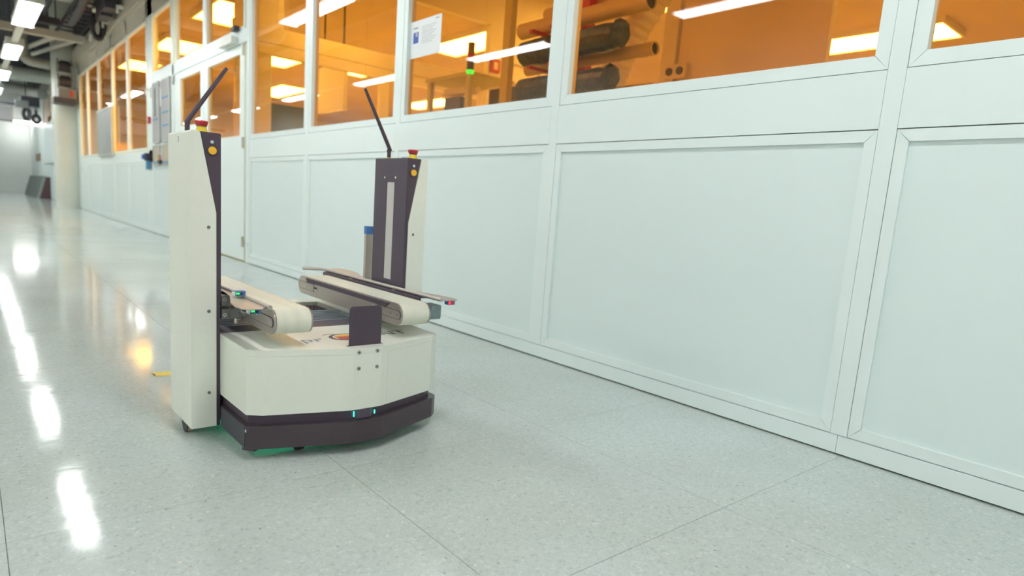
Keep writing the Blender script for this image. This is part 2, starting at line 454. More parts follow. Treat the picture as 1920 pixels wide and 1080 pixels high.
# bulkhead and door partition nearer
p2 = struct(G().box(3.3, 5.6, 5.5, 5.58, 2.52, 3.0).build('trim_3', 'clean_trim'))
G().box(4.18, 4.42, 5.5, 5.58, 0, 2.52).build('post', 'clean_trim', p2)
G().box(4.90, 5.6, 5.5, 5.58, 0, 2.52).build('side_panel', 'clean_trim', p2)
G().box(4.42, 4.90, 5.53, 5.57, 0, 2.2).build('inner_door', 'clean_door', p2)
G().box(4.42, 4.90, 5.5, 5.58, 2.2, 2.52).build('door_header', 'clean_trim', p2)
# cross wall seen through the second window
p3 = struct(G().box(4.0, 9.9, 1.0, 1.06, 0, 3.0).build('wall_inner', 'clean_wall')) if False else None

def ceiling_panel(x0, x1, y0, y1, label):
    t = thing('ceiling_light', label, 'ceiling light', ((x0+x1)/2, (y0+y1)/2, 2.93), group='cleanroom ceiling lights')
    G().ring([(x0, y0), (x1, y0), (x1, y1), (x0, y1)], [(x0+.03, y0+.03), (x1-.03, y0+.03), (x1-.03, y1-.03), (x0+.03, y1-.03)], 2, 2.93, 3.0).build('frame', 'clean_trim', t)
    n = 3; ww = (x1-x0-.06)/n
    for k in range(n):
        G().box(x0+.03+k*ww+.012, x0+.03+(k+1)*ww-.012, y0+.03, y1-.03, 2.945, 2.99).build('tube', 'clean_light', t)
ceiling_panel(2.45, 3.05, 8.7, 10.0, 'bright cleanroom ceiling light in the right transom pane over the door')
ceiling_panel(2.45, 3.05, 14.3, 15.6, 'bright cleanroom ceiling light behind the far windows near the column')
ceiling_panel(5.25, 5.9, 6.8, 8.6, 'three-tube cleanroom ceiling light behind the window with the white notice')
ceiling_panel(5.2, 5.85, 10.2, 11.6, 'cleanroom ceiling light just above the tip of the right antenna')
ceiling_panel(7.9, 8.6, 2.6, 4.5, 'pale yellow cleanroom ceiling light at lower right of the largest amber window')
ceiling_panel(5.3, 6.0, 3.3, 5.0, 'wide cleanroom ceiling light at the top of the largest amber window')
ceiling_panel(2.5, 3.1, 11.6, 12.8, 'cleanroom ceiling light in the middle transom pane over the door')
ceiling_panel(5.2, 5.9, 14.0, 16.0, 'lower ceiling light added to brighten the deep cleanroom, in the narrow window beside the door')  # added panel, brightens the deep end of the cleanroom
ceiling_panel(7.9, 8.6, 12.0, 14.0, 'distant ceiling light added to brighten the deep cleanroom, low in the window with the white notice')  # also added as fill for the deep cleanroom
ceiling_panel(3.9, 4.6, 10.6, 12.2, 'upper cleanroom ceiling light in the narrow window beside the door')
ceiling_panel(4.6, 5.3, -1.8, -.2, 'cleanroom ceiling light beyond the right edge of the photograph')
ceiling_panel(2.95, 3.35, 6.0, 6.8, 'small cleanroom ceiling light just out of frame above the window of the right antenna')

# ------------------------------------------------------------------ corridor lamps
def lamp(x, y, label, first=[None]):
    L = 1.75
    if first[0] is None:
        t = thing('batten_lamp', label, 'lamp', (x, y, 2.800), group='suspended corridor lamps')
        G().prism([(x-.13, 2.820), (x-.13, 2.880), (x-.07, 2.920), (x+.07, 2.920), (x+.13, 2.880), (x+.13, 2.820)][::-1], 1, y, y+L).build('housing', 'lamp_body', t)
        for a in (-.092, .012):
            G().prism([(x+a, 2.820), (x+a+.006, 2.800), (x+a+.074, 2.800), (x+a+.080, 2.820)], 1, y+.03, y+L-.03).build('diffuser', 'lamp_on', t)
        G().box(x-.045, x+.045, y+L+.001, y+3.648, 2.850, 2.890).build('trunking', 'lamp_body', t)
        for yy in (y, y+L-.02):
            G().box(x-.13, x+.13, yy, yy+.02, 2.795, 2.920).build('end_cap', 'lamp_body', t)
        for yy in (y+.3, y+L-.3):
            G().cyl((x, yy, 2.920), (x, yy, ZC), .006, 6).build('suspension_rod', 'tray', t)
        first[0] = t; return t
    o = copy_tree(first[0]); o.location = (x, y, 2.800); o['label'] = label
    return o
ordn = ['first', 'second', 'third', 'fourth', 'fifth', 'sixth', 'seventh', 'eighth', 'ninth', 'tenth']
names1 = {3: 'nearest white batten lamp seen hanging, at the very top left', 4: 'second white batten lamp, hanging just below the nearest at top left',
          5: 'third white batten lamp, cut by the left edge of the picture', 2: 'white batten lamp whose reflection is the lowest bright patch on the floor'}
for k in range(-2, 8):  # lamps behind the camera are added to light the robot's front
    lamp(.76, -.45+3.65*k, names1.get(k, '%s white batten lamp of the right-hand row, out of frame, counted from behind the camera' % ordn[k+2]))
for k in range(-3, 7):  # this row is also carried on behind the camera for frontal light
    lamp(-1.8, 2.7+3.65*k, '%s white batten lamp of the left-hand row, counted from behind the camera' % ordn[k+3])
# end-wall strip lamp
t = thing('strip_lamp', 'long strip lamp running across the far end wall', 'lamp', (1.65, 30.2, 2.54))
G().box(1.30, W-.03, 30.15, 30.25, 2.54, 2.60).build('diffuser', 'lamp_far', t)
G().box(1.28, W-.02, 30.13, 30.27, 2.60, 2.66).build('housing', 'lamp_body', t)

# ------------------------------------------------------------------ ducts, pipes and services under the corridor ceiling
def bend(pts, n=5):
    """round the inner corners of a polyline"""
    P = [Vector(p) for p in pts]; out = [P[0]]
    for a, b_, c in zip(P, P[1:], P[2:]):
        l = min((a-b_).length, (c-b_).length)*.4
        s, e = b_+(a-b_).normalized()*l, b_+(c-b_).normalized()*l
        for k in range(n+1): t_ = k/n; out.append((1-t_)**2*s+2*t_*(1-t_)*b_+t_*t_*e)
    return out+[P[-1]]
def pipe(name, pts, r, mat, label, cat='pipe', seg=14, flanges=()):
    o = G().tube(bend(pts), r, seg).build(name, mat, smooth=True)
    tag(o, label, cat)
    for p, q in flanges: G().cyl(p, q, r*1.12, seg).build('flange', mat, o)
    return o
pipe('round_duct', [(-1.0, 13.45, ZC), (-1.0, 13.45, 3.62), (1.80, 13.45, 3.62)], .10, 'pipe', 'pale round duct crossing the ceiling at the very top left', 'duct', flanges=[((.3, 13.45, 3.62), (.36, 13.45, 3.62)), ((1.2, 13.45, 3.62), (1.26, 13.45, 3.62))])
pipe('thin_pipe', [(-1.0, 12.4, ZC), (-1.0, 12.4, 3.62), (1.75, 12.4, 3.62)], .035, 'tray', 'thin grey pipe just above the pale round duct')
o = G().box(-1.0, 1.86, 15.12, 15.32, 3.21, 3.33).build('ceiling_beam', 'pipe'); tag(o, 'pale horizontal service beam behind the two nearest hanging lamps', 'beam')
for k, (a, b_) in enumerate((((1.80, 15.80, 3.34), (1.30, 18.5, 3.34)), ((1.5, 15.80, 3.36), (1.05, 18.5, 3.36)))):
    pipe('branch_pipe', [a, b_], .045, 'pipe', ['pale branch pipe running back from the right end of the service beam', 'pale branch pipe left of the other one behind the service beam'][k])
pipe('elbow_duct', [(1.06, 17.55, ZC), (1.06, 17.55, 3.05), (1.53, 17.55, 3.03)], .10, 'duct', 'grey elbow duct curving down and right to the black valves', 'duct')
pipe('long_duct', [(-1.0, 20.6, ZC), (-1.0, 20.6, 3.10), (1.82, 20.6, 3.14)], .17, 'duct', 'wide grey round duct crossing the corridor in front of the column', 'duct', flanges=[((.6, 20.6, 3.12), (.68, 20.6, 3.12))])
pipe('lower_duct', [(-1.0, 23.95, ZC), (-1.0, 23.95, 3.14), (1.0, 23.95, 3.12), (1.8, 22.9, 2.95)], .16, 'duct', 'grey duct sloping down towards the black box on the column', 'duct')
pipe('flat_duct', [(-1.0, 24.7, ZC), (-1.0, 24.7, 3.22), (1.85, 24.7, 3.16)], .12, 'duct', 'lowest grey duct above the far dark pipework', 'duct')
pipe('main_duct', [(-2.4, 10, 3.7), (-2.4, 30, 3.7)], .22, 'duct', 'large round duct along the left side of the corridor ceiling', 'duct')
o = G().box(.95, 1.46, 14.72, 14.86, 3.36, 3.48).build('black_channel', 'dark'); tag(o, 'black channel above the pale service beam', 'channel')
for x in (1.20, 1.40):
    o = G().cyl((x, 14.79, 3.48), (x, 14.79, ZC), .012, 8).build('hanger_rod', 'dark'); tag(o, 'dark hanger rod over the black channel, %s one' % ('left' if x < 1.3 else 'right'), 'rod')
# cable tray and sprinkler main above the amber windows
t = thing('cable_tray', 'dark cable tray hung close to the beige bulkhead', 'cable tray', (1.6, 9, 3.42))
for x in (1.50, 1.86): G().box(x, x+.02, 7, 17, 3.42, 3.52).build('side_rail', 'dark', t)
for k in range(26): G().box(1.52, 1.86, 7.1+k*.38, 7.16+k*.38, 3.43, 3.45).build('rung', 'dark', t)
pipe('conduit', [(1.33, 6.5, 3.80), (1.33, 17, 3.80)], .05, 'dark', 'dark conduit beside the cable tray')
pipe('conduit', [(1.15, 6.5, 3.95), (1.15, 17, 3.95)], .06, 'tray', 'grey conduit above the dark conduit')
for k, (yy, s) in enumerate(((11.6, 'nearest'), (12.9, 'middle'), (14.3, 'farthest'))):
    t = thing('wall_clamp', 'small pale clamp on the beige bulkhead, %s of three' % s, 'clamp', (1.9, yy, 3.2), group='clamps on the bulkhead')
    G().box(1.86, 1.93, yy-.05, yy+.05, 3.20, 3.24).build('jaw', 'lamp_body', t)
    G().box(1.84, 1.87, yy-.03, yy+.03, 3.13, 3.24).build('hook', 'lamp_body', t)
# black looped cables and hardware
def loop(x, y, z, w_, h, n, label):
    t = thing('cable_coil', label, 'cable coil', (x, y, z))
    for k in range(n):
        r0 = 1-.12*k
        pts = [(x+w_*r0*math.cos(a), y+.03*k, z+h*r0*math.sin(a)) for a in [2*PI*i/20 for i in range(21)]]
        G().tube(pts, .034, 8, caps=False).build('loop', 'dark', t, smooth=True)
    G().box(x-w_*.3, x+w_*.3, y-.03, y+.1, z+h, z+h+.14).build('clamp', 'dark', t)
    G().cyl((x, y+.03, z+h+.14), (x, y+.03, ZC), .012, 8).build('hanger', 'dark', t)
loop(1.80, 13.0, 3.15, .085, .20, 3, 'black looped cable hanging by the bulkhead at the top left')
loop(1.80, 25.3, 2.40, .10, .12, 3, 'small black looped cable left of the far wall window')
loop(1.40, 22.7, 2.34, .085, .17, 4, 'small black looped cable below the far dark boxes')
pipe('hose_bundle', [(1.40, 10.5, 3.30), (1.52, 12.4, 3.30), (1.55, 14.0, 3.32)], .06, 'dark', 'black hose bundle beside the valve unit under the cable tray', 'hose')
t = thing('valve_unit', 'black valve unit between the looped cable and the cable tray', 'valve', (1.95, 12.0, 3.2))
G().box(1.70, 1.86, 12.0, 12.5, 3.14, 3.41).build('body', 'dark', t, .02)
G().box(1.70, 1.86, 11.6, 11.99, 3.18, 3.41).build('motor', 'dark', t, .02)
G().cyl((1.66, 12.2, 3.24), (1.62, 12.2, 3.24), .05).build('cap', 'alu', t)
G().cyl((1.62, 12.9, 3.36), (1.60, 12.9, 3.36), .012, 8).build('pilot_light', 'led_red', t)
for k, zz in enumerate((2.99, 2.69)):
    t = thing('flanged_valve', ['black flanged valve at the end of the elbow duct', 'black flanged valve at the end of the wide grey duct'][k], 'valve', (1.65, 17.1, zz))
    G().cyl((1.62, 17.1, zz), (1.86, 17.1, zz), .115, 14).build('body', 'dark', t)
    for xx in (1.60, 1.84):
        G().cyl((xx, 17.1, zz), (xx+.03, 17.1, zz), .14, 14).build('flange', 'tray', t)
        for a in (.8, 2.3): G().cyl((xx-.01, 17.1-.12*math.cos(a), zz+.12*math.sin(a)), (xx+.05, 17.1-.12*math.cos(a), zz+.12*math.sin(a)), .018, 8).build('bolt', 'lamp_body', t)
t = thing('junction_box', 'black equipment box with a red label at the top of the column', 'box', (1.7, 17.2, 2.2))
G().box(1.62, 1.94, 17.1, 17.62, 2.34, 2.54).build('body', 'tray', t, .02)
G().box(1.52, 1.92, 17.0, 17.5, 2.22, 2.34).build('tray', 'dark', t, .03)
G().box(1.82, 1.87, 17.08, 17.1, 2.38, 2.50).build('red_label', 'estop_red', t)
t = thing('far_equipment', 'dark boxes and rail hung under the far ceiling', 'equipment', (1.3, 22, 2.5))
G().box(-2.4, 1.25, 22.0, 22.1, 2.47, 2.53).build('rail', 'dark', t)
G().box(1.25, 1.65, 22.0, 22.4, 2.50, 2.74).build('box', 'dark', t, .02)
G().box(1.12, 1.40, 21.8, 22.0, 2.42, 2.60).build('box', 'tray', t, .02)
t = thing('screen_frame', 'grey framed hanging screen above the far end wall', 'screen', (.2, 24, 2.25))
G().box(-2.0, 1.12, 24.0, 24.04, 2.2, 2.56).build('sheet', 'sheet', t)
G().box(-2.0, 1.16, 23.98, 24.06, 2.15, 2.20).build('bottom_rail', 'tray', t)
G().box(1.12, 1.17, 23.98, 24.06, 2.15, 2.60).build('side_rail', 'pipe', t)

# ------------------------------------------------------------------ things on the partition wall and far down the corridor
def board(y0, y1, z0, z1, label, mat, stripes, name='notice_board', green=False):
    t = thing(name, label, 'notice board', (W-.02, (y0+y1)/2, z0))
    G().box(W-.018, W-.006, y0, y1, z0, z1).build('sheet', mat, t)
    G().ring([(y0-.015, z0-.015), (y1+.015, z0-.015), (y1+.015, z1+.015), (y0-.015, z1+.015)], [(y0, z0), (y1, z0), (y1, z1), (y0, z1)], 0, W-.022, W-.004).build('frame', 'alu', t)
    for s in stripes: G().box(W-.022, W-.0185, y0+.005, y1-.005, s, s+.022).build('blue_strip', 'strip_blue', t)
    if green: G().box(W-.022, W-.0185, y0+.17, y0+.23, z1-.42, z1-.06).build('green_lettering', 'strip_green', t)
    return t
board(9.60, 9.93, 1.22, 1.97, 'tall narrow grey notice board at the left with green lettering', 'sheet', (1.50, ), green=True)
board(9.04, 9.42, 1.22, 1.97, 'tall grey notice board with three blue strips next to the door', 'sheet', (1.40, 1.56, 1.74))
board(9.62, 9.95, .93, 1.16, 'small tan notice board at lower left under the tall boards', 'sheet_tan', (.94,))
board(9.04, 9.42, .93, 1.16, 'small tan notice board at lower right under the board with three blue strips', 'sheet_tan', (.94,))
t = thing('leaflet', 'white leaflet pinned between the tall notice boards', 'leaflet', (W-.01, 9.5, 1.75))
G().box(W-.008, W-.003, 9.45, 9.57, 1.66, 1.90).build('sheet', 'paper', t)
t = thing('pen_holder', 'tiny holder with red and yellow pens between the small tan boards', 'pen holder', (W-.03, 9.52, .93))
G().box(W-.05, W-.004, 9.47, 9.57, .935, .98).build('cup', 'dark', t)
for k, c in enumerate(('estop_red', 'tape', 'strip_green')): G().cyl((W-.03, 9.49+k*.03, .95), (W-.03, 9.48+k*.04, 1.05), .007, 6).build('pen', c, t)
t = thing('call_button', 'small red alarm button on the white post left of the notice boards', 'button', (W-.02, 10.32, 1.5))
G().box(W-.03, W-.001, 10.16, 10.24, 1.48, 1.57).build('red_box', 'estop_red', t, .005)
G().cyl((W-.04, 10.20, 1.525), (W-.03, 10.20, 1.525), .02).build('glass', 'paper', t)
t = thing('bracket_hook', 'small white hook bracket high on the post left of the notice boards', 'hook', (W-.02, 10.15, 1.85))
G().box(W-.015, W, 10.10, 10.20, 1.82, 1.95).build('base', 'lamp_body', t)
G().tube([(W-.015, 10.15, 1.92), (W-.06, 10.15, 1.92), (W-.06, 10.15, 1.85)], .012, 8).build('hook', 'lamp_body', t)
t = thing('hand_scanner', 'dark blue hand scanner hanging in a holder on the wall post', 'scanner', (W-.03, 10.25, .9))
G().box(W-.07, W-.001, 10.14, 10.27, .98, 1.08).build('holder', 'dark', t, .008)
G().box(W-.06, W-.01, 10.15, 10.22, .86, .98).build('grip', 'strip_blue', t, .008)
G().box(W-.10, W-.07, 10.18, 10.28, 1.0, 1.06).build('screen', 'ink_blue', t)
# grey board hung in front of the far windows
t = thing('grey_board', 'grey framed board hanging in front of the far amber windows', 'board', (W-.02, 13.8, 1.12))
G().box(W-.03, W-.008, 13.05, 14.50, 1.13, 1.90).build('sheet', 'board', t)
G().ring([(13.02, 1.10), (14.53, 1.10), (14.53, 1.93), (13.02, 1.93)], [(13.06, 1.14), (14.49, 1.14), (14.49, 1.89), (13.06, 1.89)], 0, W-.04, W-.004).build('frame', 'alu', t)
# poster on the window glass
px = W+.0245
t = thing('poster', 'white printed notice taped to the window above the right tower', 'poster', (px, 3.25, 1.485))
G().box(px, px+.0012, 3.095, 3.417, 1.485, 1.686).build('sheet', 'paper', t)
G().box(px-.0006, px, 3.325, 3.380, 1.565, 1.625).build('blue_picture', 'ink_blue', t)
G().box(px-.0009, px-.0006, 3.335, 3.355, 1.60, 1.622).build('picture_highlight', 'sheet', t)
for k in range(9):
    zz = 1.645-k*.011
    G().box(px-.0005, px, 3.14+.02*(k % 3), 3.29, zz, zz+.0025).build('text_line', 'sheet', t)
G().box(px-.0005, px, 3.12, 3.155, 1.667, 1.673).build('heading', 'board', t)
G().box(px-.0005, px, 3.33, 3.385, 1.645, 1.65).build('heading', 'strip_green', t)
# small fixtures
t = thing('door_contact', 'small white door contact low on the white frame beside the right leaf', 'door contact', (W-.01, 6.2, .17))
G().box(W-.014, W-.002, 6.12, 6.17, .155, .195).build('case', 'frame', t, .002)
G().box(W-.010, W-.002, 6.23, 6.26, .155, .195).build('magnet', 'alu', t)
# leaning panel at the far end
t = thing('leaning_panel', 'dark grey-green panel leaning against the far right wall', 'panel', (1.75, 25, 0))
G().prism([(1.66, 0), (1.84, .67), (1.875, .665), (1.70, 0)], 1, 24.2, 29.6).build('sheet', 'lean', t)
G().prism([(1.65, 0), (1.83, .68), (1.885, .675), (1.71, 0)], 1, 24.0, 24.2).build('front_rim', 'lean_rim', t)
G().prism([(1.715, 0), (1.885, .65), (1.985, .65), (1.985, 0)], 1, 24.0, 24.1).build('support', 'lean_edge', t)
o = G().box(W-.03, W-.002, 27.0, 28.5, 1.17, 1.42).build('wall_plate', 'brown'); tag(o, 'small brown plate on the far right wall', 'plate')
t = struct(G().box(W-.006, W, 22.86, 24.6, .01, 2.1).build('door_2', 'panel'))
G().box(W-.01, W-.001, 22.8, 23.2, .98, 1.10).build('plate', 'alu', t)
G().tube([(W-.01, 23.0, 1.04), (W-.08, 23.0, 1.04), (W-.08, 24.6, 1.04)], .015, 8).build('lever', 'tray', t)
o = G().box(W-.05, W-.002, 20.6, 20.8, 1.95, 2.02).build('exit_lamp', 'glass_green'); tag(o, 'tiny green light high on the wall left of the column', 'light')
# floor tape
t = thing('floor_tape', 'short strip of yellow and black floor tape left of the robot', 'tape', (.5, 2.45, 0))
G().prism([(.474, 2.487), (.477, 2.431), (.66, 2.40), (.66, 2.455)], 2, .0002, .0010).build('yellow_strip', 'tape', t)
G().prism([(.473, 2.487), (.476, 2.431), (.482, 2.45)], 2, .0010, .0013).build('black_corner', 'dark', t)

# ------------------------------------------------------------------ cleanroom contents
def roll(y0, y1, x, z, r, label):
    t = thing('film_roll', label, 'roll', (x, y0, z-r), group='black film rolls on the rack')
    n = 9; b = G(); pts = []; rs = []
    for k in range(n):
        q = k/(n-1); pts.append((x+random.uniform(-.004, .004), y0+(y1-y0)*q, z+random.uniform(-.003, .003))); rs.append(r*random.uniform(.93, 1.05))
    rs[0] = r*.8
    b.tube(pts, r, 14, rs=rs).build('wrapped_film', 'film', t)
    G().tube([(x-.01, y0+.03, z+.01), (x, y0, z), (x, y0-.025, z-.01)], r, 9, rs=[r*1.04, r*.98, r*.55]).build('gathered_end', 'film', t)
    return t
def paper_tube(y0, y1, x, z, r, label):
    t = thing('cardboard_tube', label, 'tube', (x, y0, z-r), group='cardboard tubes on the rack')
    cs = [2*PI*i/20 for i in range(20)]
    G().ring([(x+r*math.cos(a), z+r*math.sin(a)) for a in cs], [(x+(r-.006)*math.cos(a), z+(r-.006)*math.sin(a)) for a in cs], 1, y0, y1).build('wall', 'cardboard', t, smooth=True)
    G().cyl((x, y0+.012, z), (x, y0+.02, z), r-.006).build('inner_core', 'tube_in', t)
paper_tube(2.31, 3.35, 2.80, 1.802, .048, 'thick cardboard tube, topmost on the red rack')
paper_tube(2.31, 3.35, 2.87, 1.576, .036, 'cardboard tube under the upper black roll')
paper_tube(2.31, 3.35, 2.87, 1.366, .034, 'cardboard tube sticking out from the lower black roll')
paper_tube(2.60, 3.40, 3.06, 1.97, .048, 'cardboard tube at the top edge of the frame behind the red rack')
roll(2.43, 3.20, 2.72, 1.628, .078, 'upper black film-wrapped roll with crumpled end')
roll(2.47, 3.20, 2.72, 1.410, .070, 'lower black film-wrapped roll just above the window sill')
t = thing('red_rack', 'magenta-red upright rack holding the rolls behind the window post', 'rack', (2.85, 3.0, 0))
for yy in (2.92, 3.10):
    G().box(2.93, 2.99, yy-.03, yy+.03, 0, 2.9).build('upright', 'magenta', t)
    for zz in (1.31, 1.52, 1.73): G().box(2.66, 2.95, yy-.015, yy+.015, zz, zz+.018).build('arm', 'magenta', t)
G().box(2.93, 2.97, 2.92, 3.10, .3, .34).build('tie_bar', 'magenta', t)
t = thing('flexible_hose', 'pale corrugated exhaust hose rising behind the roll rack', 'hose', (3.3, 2.8, 1.5))
pts, rs = [], []
for k in range(40):
    q = k/39; pts.append((3.30+.1*q, 3.05-.50*q*q-.05*q, 1.35+.95*q)); rs.append(.10 if k % 2 else .088)
G().tube(pts, .1, 16, rs=rs).build('corrugated_sleeve', 'clean_trim', t, smooth=True)
t = thing('wall_socket', 'twin wall socket seen through the largest amber window', 'socket', (4.0, 2.9, 1.5))
# a service column that carries the socket
col = tag(G().box(4.02, 4.12, 3.05, 3.17, 0, 3.0).build('service_column', 'clean_trim'), 'yellowish service column behind the roll rack', 'column')
t.location = (4.02, 3.1, 1.72); ORG[t.name] = Vector((4.02, 3.1, 1.72))
G().box(4.0, 4.02, 2.93, 3.11, 1.70, 1.80).build('plate', 'clean_door', t)
for yy in (2.98, 3.07): G().cyl((3.99, yy, 1.75), (4.0, yy, 1.75), .028).build('outlet', 'clean_dark', t)
tag(G().box(4.05, 4.10, 1.95, 3.04, 0, 2.6).build('cabinet_wall', 'clean_door'), 'brownish flat cabinet wall behind the largest amber window', 'cabinet')
# signal tower and machines behind the poster window
t = thing('signal_tower', 'stacked signal light with its green segment lit, behind the window with the notice', 'signal light', (3.37, 4.69, 0))
G().cyl((3.37, 4.69, 0), (3.37, 4.69, 1.80), .012, 10).build('stem', 'alu', t)
for z0, z1, mm, nm in ((1.80, 1.825, 'led_green', 'green_segment'), (1.825, 1.90, 'clean_dark', 'dark_segment'), (1.90, 1.955, 'estop_red', 'red_segment'), (1.955, 2.05, 'brown', 'top_cap')):
    G().cyl((3.37, 4.69, z0), (3.37, 4.69, z1), .032, 16).build(nm, mm, t)
t = thing('yellow_machine', 'yellowish glazed machine cabinet below the signal light', 'machine', (3.6, 5.1, 0))
G().box(3.43, 3.9, 4.76, 5.44, 0, 1.50).build('base', 'yellow_m', t)
for (a, b_) in ((4.76, 4.82), (5.38, 5.44)):
    G().box(3.42, 3.46, a, b_, 1.5, 1.80).build('corner_post', 'yellow_m', t)
    G().box(3.86, 3.90, a, b_, 1.5, 1.80).build('corner_post', 'yellow_m', t)
G().box(3.41, 3.92, 4.74, 5.46, 1.80, 1.835).build('lid', 'yellow_m', t)
G().box(3.50, 3.62, 5.00, 5.25, 1.5, 1.66).build('black_block', 'clean_dark', t, .01)
G().cyl((3.55, 4.80, 1.70), (3.55, 5.30, 1.72), .035, 12).build('roller', 'clean_trim', t)
for k, (a, b_) in enumerate(((4.43, 4.60), (4.02, 4.34))):
    t = thing('monitor', ['dark monitor just right of the signal light', 'larger dark monitor between the signal light and the red rack'][k], 'monitor', (3.55, (a+b_)/2, 1.3), group='monitors in the cleanroom')
    G().box(3.53, 3.60, a-.02, b_+.02, 1.40, 1.70).build('case', 'clean_trim', t, .006)
    G().box(3.525, 3.53, a, b_, 1.42, 1.68).build('screen', 'clean_dark', t)
    G().cyl((3.565, (a+b_)/2, 1.0), (3.565, (a+b_)/2, 1.40), .02, 10).build('stand', 'clean_trim', t)
    G().box(3.48, 3.66, (a+b_)/2-.08, (a+b_)/2+.08, .98, 1.0).build('foot', 'clean_trim', t)
tag(G().box(3.45, 3.95, 3.9, 4.62, .0, .98).build('work_bench', 'clean_wall', None, .01), 'bench under the two dark monitors', 'bench')
tag(G().box(3.05, 3.10, 3.78, 3.86, 0, 3.0).build('clear_strip_post', 'yellow_m'), 'tall thin yellow-green post right of the signal light', 'post')
t = thing('safety_sign', 'red safety sign between the signal light and the yellow-green post', 'sign', (4.2, 5.48, 2.0))
G().box(4.20, 4.32, 5.48, 5.495, 2.06, 2.19).build('red_plate', 'estop_red', t)
G().box(4.235, 4.285, 5.475, 5.48, 2.09, 2.16).build('white_symbol', 'clean_trim', t)
# behind the two windows left of the poster
hp = tag(G().box(3.55, 3.60, 7.52, 8.25, 1.72, 2.28).build('hanging_panel', 'clean_trim'), 'flat tan panel hung behind the glazing left of the right antenna', 'panel')
for yy in (7.6, 8.15): G().cyl((3.575, yy, 2.28), (3.575, yy, 3.0), .012, 8).build('hanger', 'clean_dark', hp)
t = thing('work_table', 'small table with boxes behind the window of the right antenna', 'table', (3.5, 5.8, 0))
G().box(3.2, 3.7, 5.6, 6.4, 1.34, 1.37).build('tabletop', 'clean_trim', t)
for xx in (3.22, 3.66):
    for yy in (5.62, 6.36): G().box(xx, xx+.03, yy, yy+.03, 0, 1.34).build('leg', 'clean_dark', t)
tag(G().box(3.35, 3.55, 5.70, 5.86, 1.37, 1.43).build('white_box', 'paper'), 'white flat box on the small table behind the glass', 'box')
t = thing('stool_back', 'dark rounded chair back behind the small table', 'chair', (3.7, 6.5, 0))
G().prism(rrect(3.7, 4.1, 1.15, 1.52, .12), 1, 6.50, 6.55).build('backrest', 'clean_dark', t)
G().cyl((3.9, 6.53, .5), (3.9, 6.53, 1.2), .03).build('stem', 'clean_dark', t)
G().box(3.7, 4.1, 6.2, 6.6, .46, .52).build('seat', 'clean_dark', t, .02)
G().cyl((3.9, 6.4, 0), (3.9, 6.4, .46), .03).build('post', 'alu', t)
for k, (z0, z1, mm, lb) in enumerate(((1.72, 1.80, 'estop_red', 'red sign on the cream panel in the narrow window beside the door'), (2.00, 2.08, 'clean_dark', 'dark sign above the red one in the narrow window beside the door'), (2.09, 2.17, 'estop_red', 'upper small red sign in the narrow window beside the door'))):
    tag(G().box(2.22, 2.34, 6.985, 6.998, z0, z1).build('wall_sign', mm), lb, 'sign', )
t = thing('dark_cabinet', 'dark greenish cabinet with a small green light in the narrow window', 'cabinet', (3.1, 8.6, 0))
G().box(2.75, 3.5, 8.4, 8.9, 0, 1.78).build('body', 'lean', t, .02)
G().box(2.86, 2.92, 8.39, 8.4, 1.52, 1.55).build('pilot_light', 'led_green', t)
t = thing('yellow_bin', 'bright yellow container behind the far windows left of the grey board', 'container', (2.35, 15.2, .9))
G().prism([(2.2, 1.15), (2.2, 1.36), (2.3, 1.42), (2.6, 1.42), (2.6, 1.15)], 1, 14.9, 15.5).build('body', 'tape', t)
G().box(2.12, 2.65, 14.6, 15.8, .0, 1.15).build('pedestal', 'clean_wall', t)

# ------------------------------------------------------------------ THE ROBOT (built in its own frame, turned one degree)
P0 = (.501, 1.55, 0)
rb = thing('transport_robot', 'white and black mobile transport robot with two conveyor belts between two towers', 'robot', P0, math.radians(1.0))
XA, XB = .503, 1.059; XC = .781
def outline(front_off=0, side_off=0, yb=2.27):
    f = [(.503, 1.556), (.535, 1.532), (.718, 1.475), (.745, 1.468), (.825, 1.468), (.85, 1.475), (1.027, 1.532), (1.059, 1.556)]
    out = []
    for x, y in f:
        out.append((x+(side_off if x < XC else -side_off)*(1 if abs(x-XC) > .2 else .3), y+front_off))
    yy = yb-front_off
    out += [(XB-side_off, yy-.06), (XB-side_off-.04, yy), (XA+side_off+.04, yy), (XA+side_off, yy-.06)]
    return out
# chassis, body walls, deck
G().prism(outline(.012, .010), 2, .034, .118).build('chassis', 'black', rb)
G().prism(outline(), 2, .117, .266).build('body_shell', 'shell', rb, .003)
fc = [p for p in outline() if p[1] < 1.6]
cov = G().prism(fc+[(XB, 1.766), (XA, 1.766)], 2, .2665, .282).build('front_cover', 'shell', rb, .004)
side = G()
side.box(.978, XB, 1.767, 2.27, .2665, .282); side.box(XA, .512, 1.767, 2.21, .2665, .282)
side.box(XA+.04, .978, 2.205, 2.27, .2665, .282)
side.build('rear_cover', 'shell', rb, .002)
G().box(.512, .978, 1.767, 2.204, .2665, .2675).build('deck_tray', 'black', rb)
box('grille_rim', 'black', rb, .513, .977, 1.768, 1.784, .2675, .282)
box('grille_plate', 'black2', rb, .513, .977, 1.785, 1.862, .2675, .2805)
for k in range(6):
    G().box(.515, .975, 1.869+k*.026, 1.879+k*.026, .2785, .2797).build('grille_slat', 'slat', rb)
box('grille_plate', 'slat', rb, .513, .977, 2.020, 2.034, .2675, .281)
ms = G()
for i in range(30):
    for j in range(11):
        cx, cy = .585+i*.0128+(.0064 if j % 2 else 0), 2.045+j*.0140
        if cx > .962: continue
        o_ = [(cx+.0062*math.cos(a), cy+.0075*math.sin(a)) for a in [PI/3*q+PI/6 for q in range(6)]]
        i_ = [(cx+.0042*math.cos(a), cy+.0052*math.sin(a)) for a in [PI/3*q+PI/6 for q in range(6)]]
        ms.ring(o_, i_, 2, .2676, .2715)
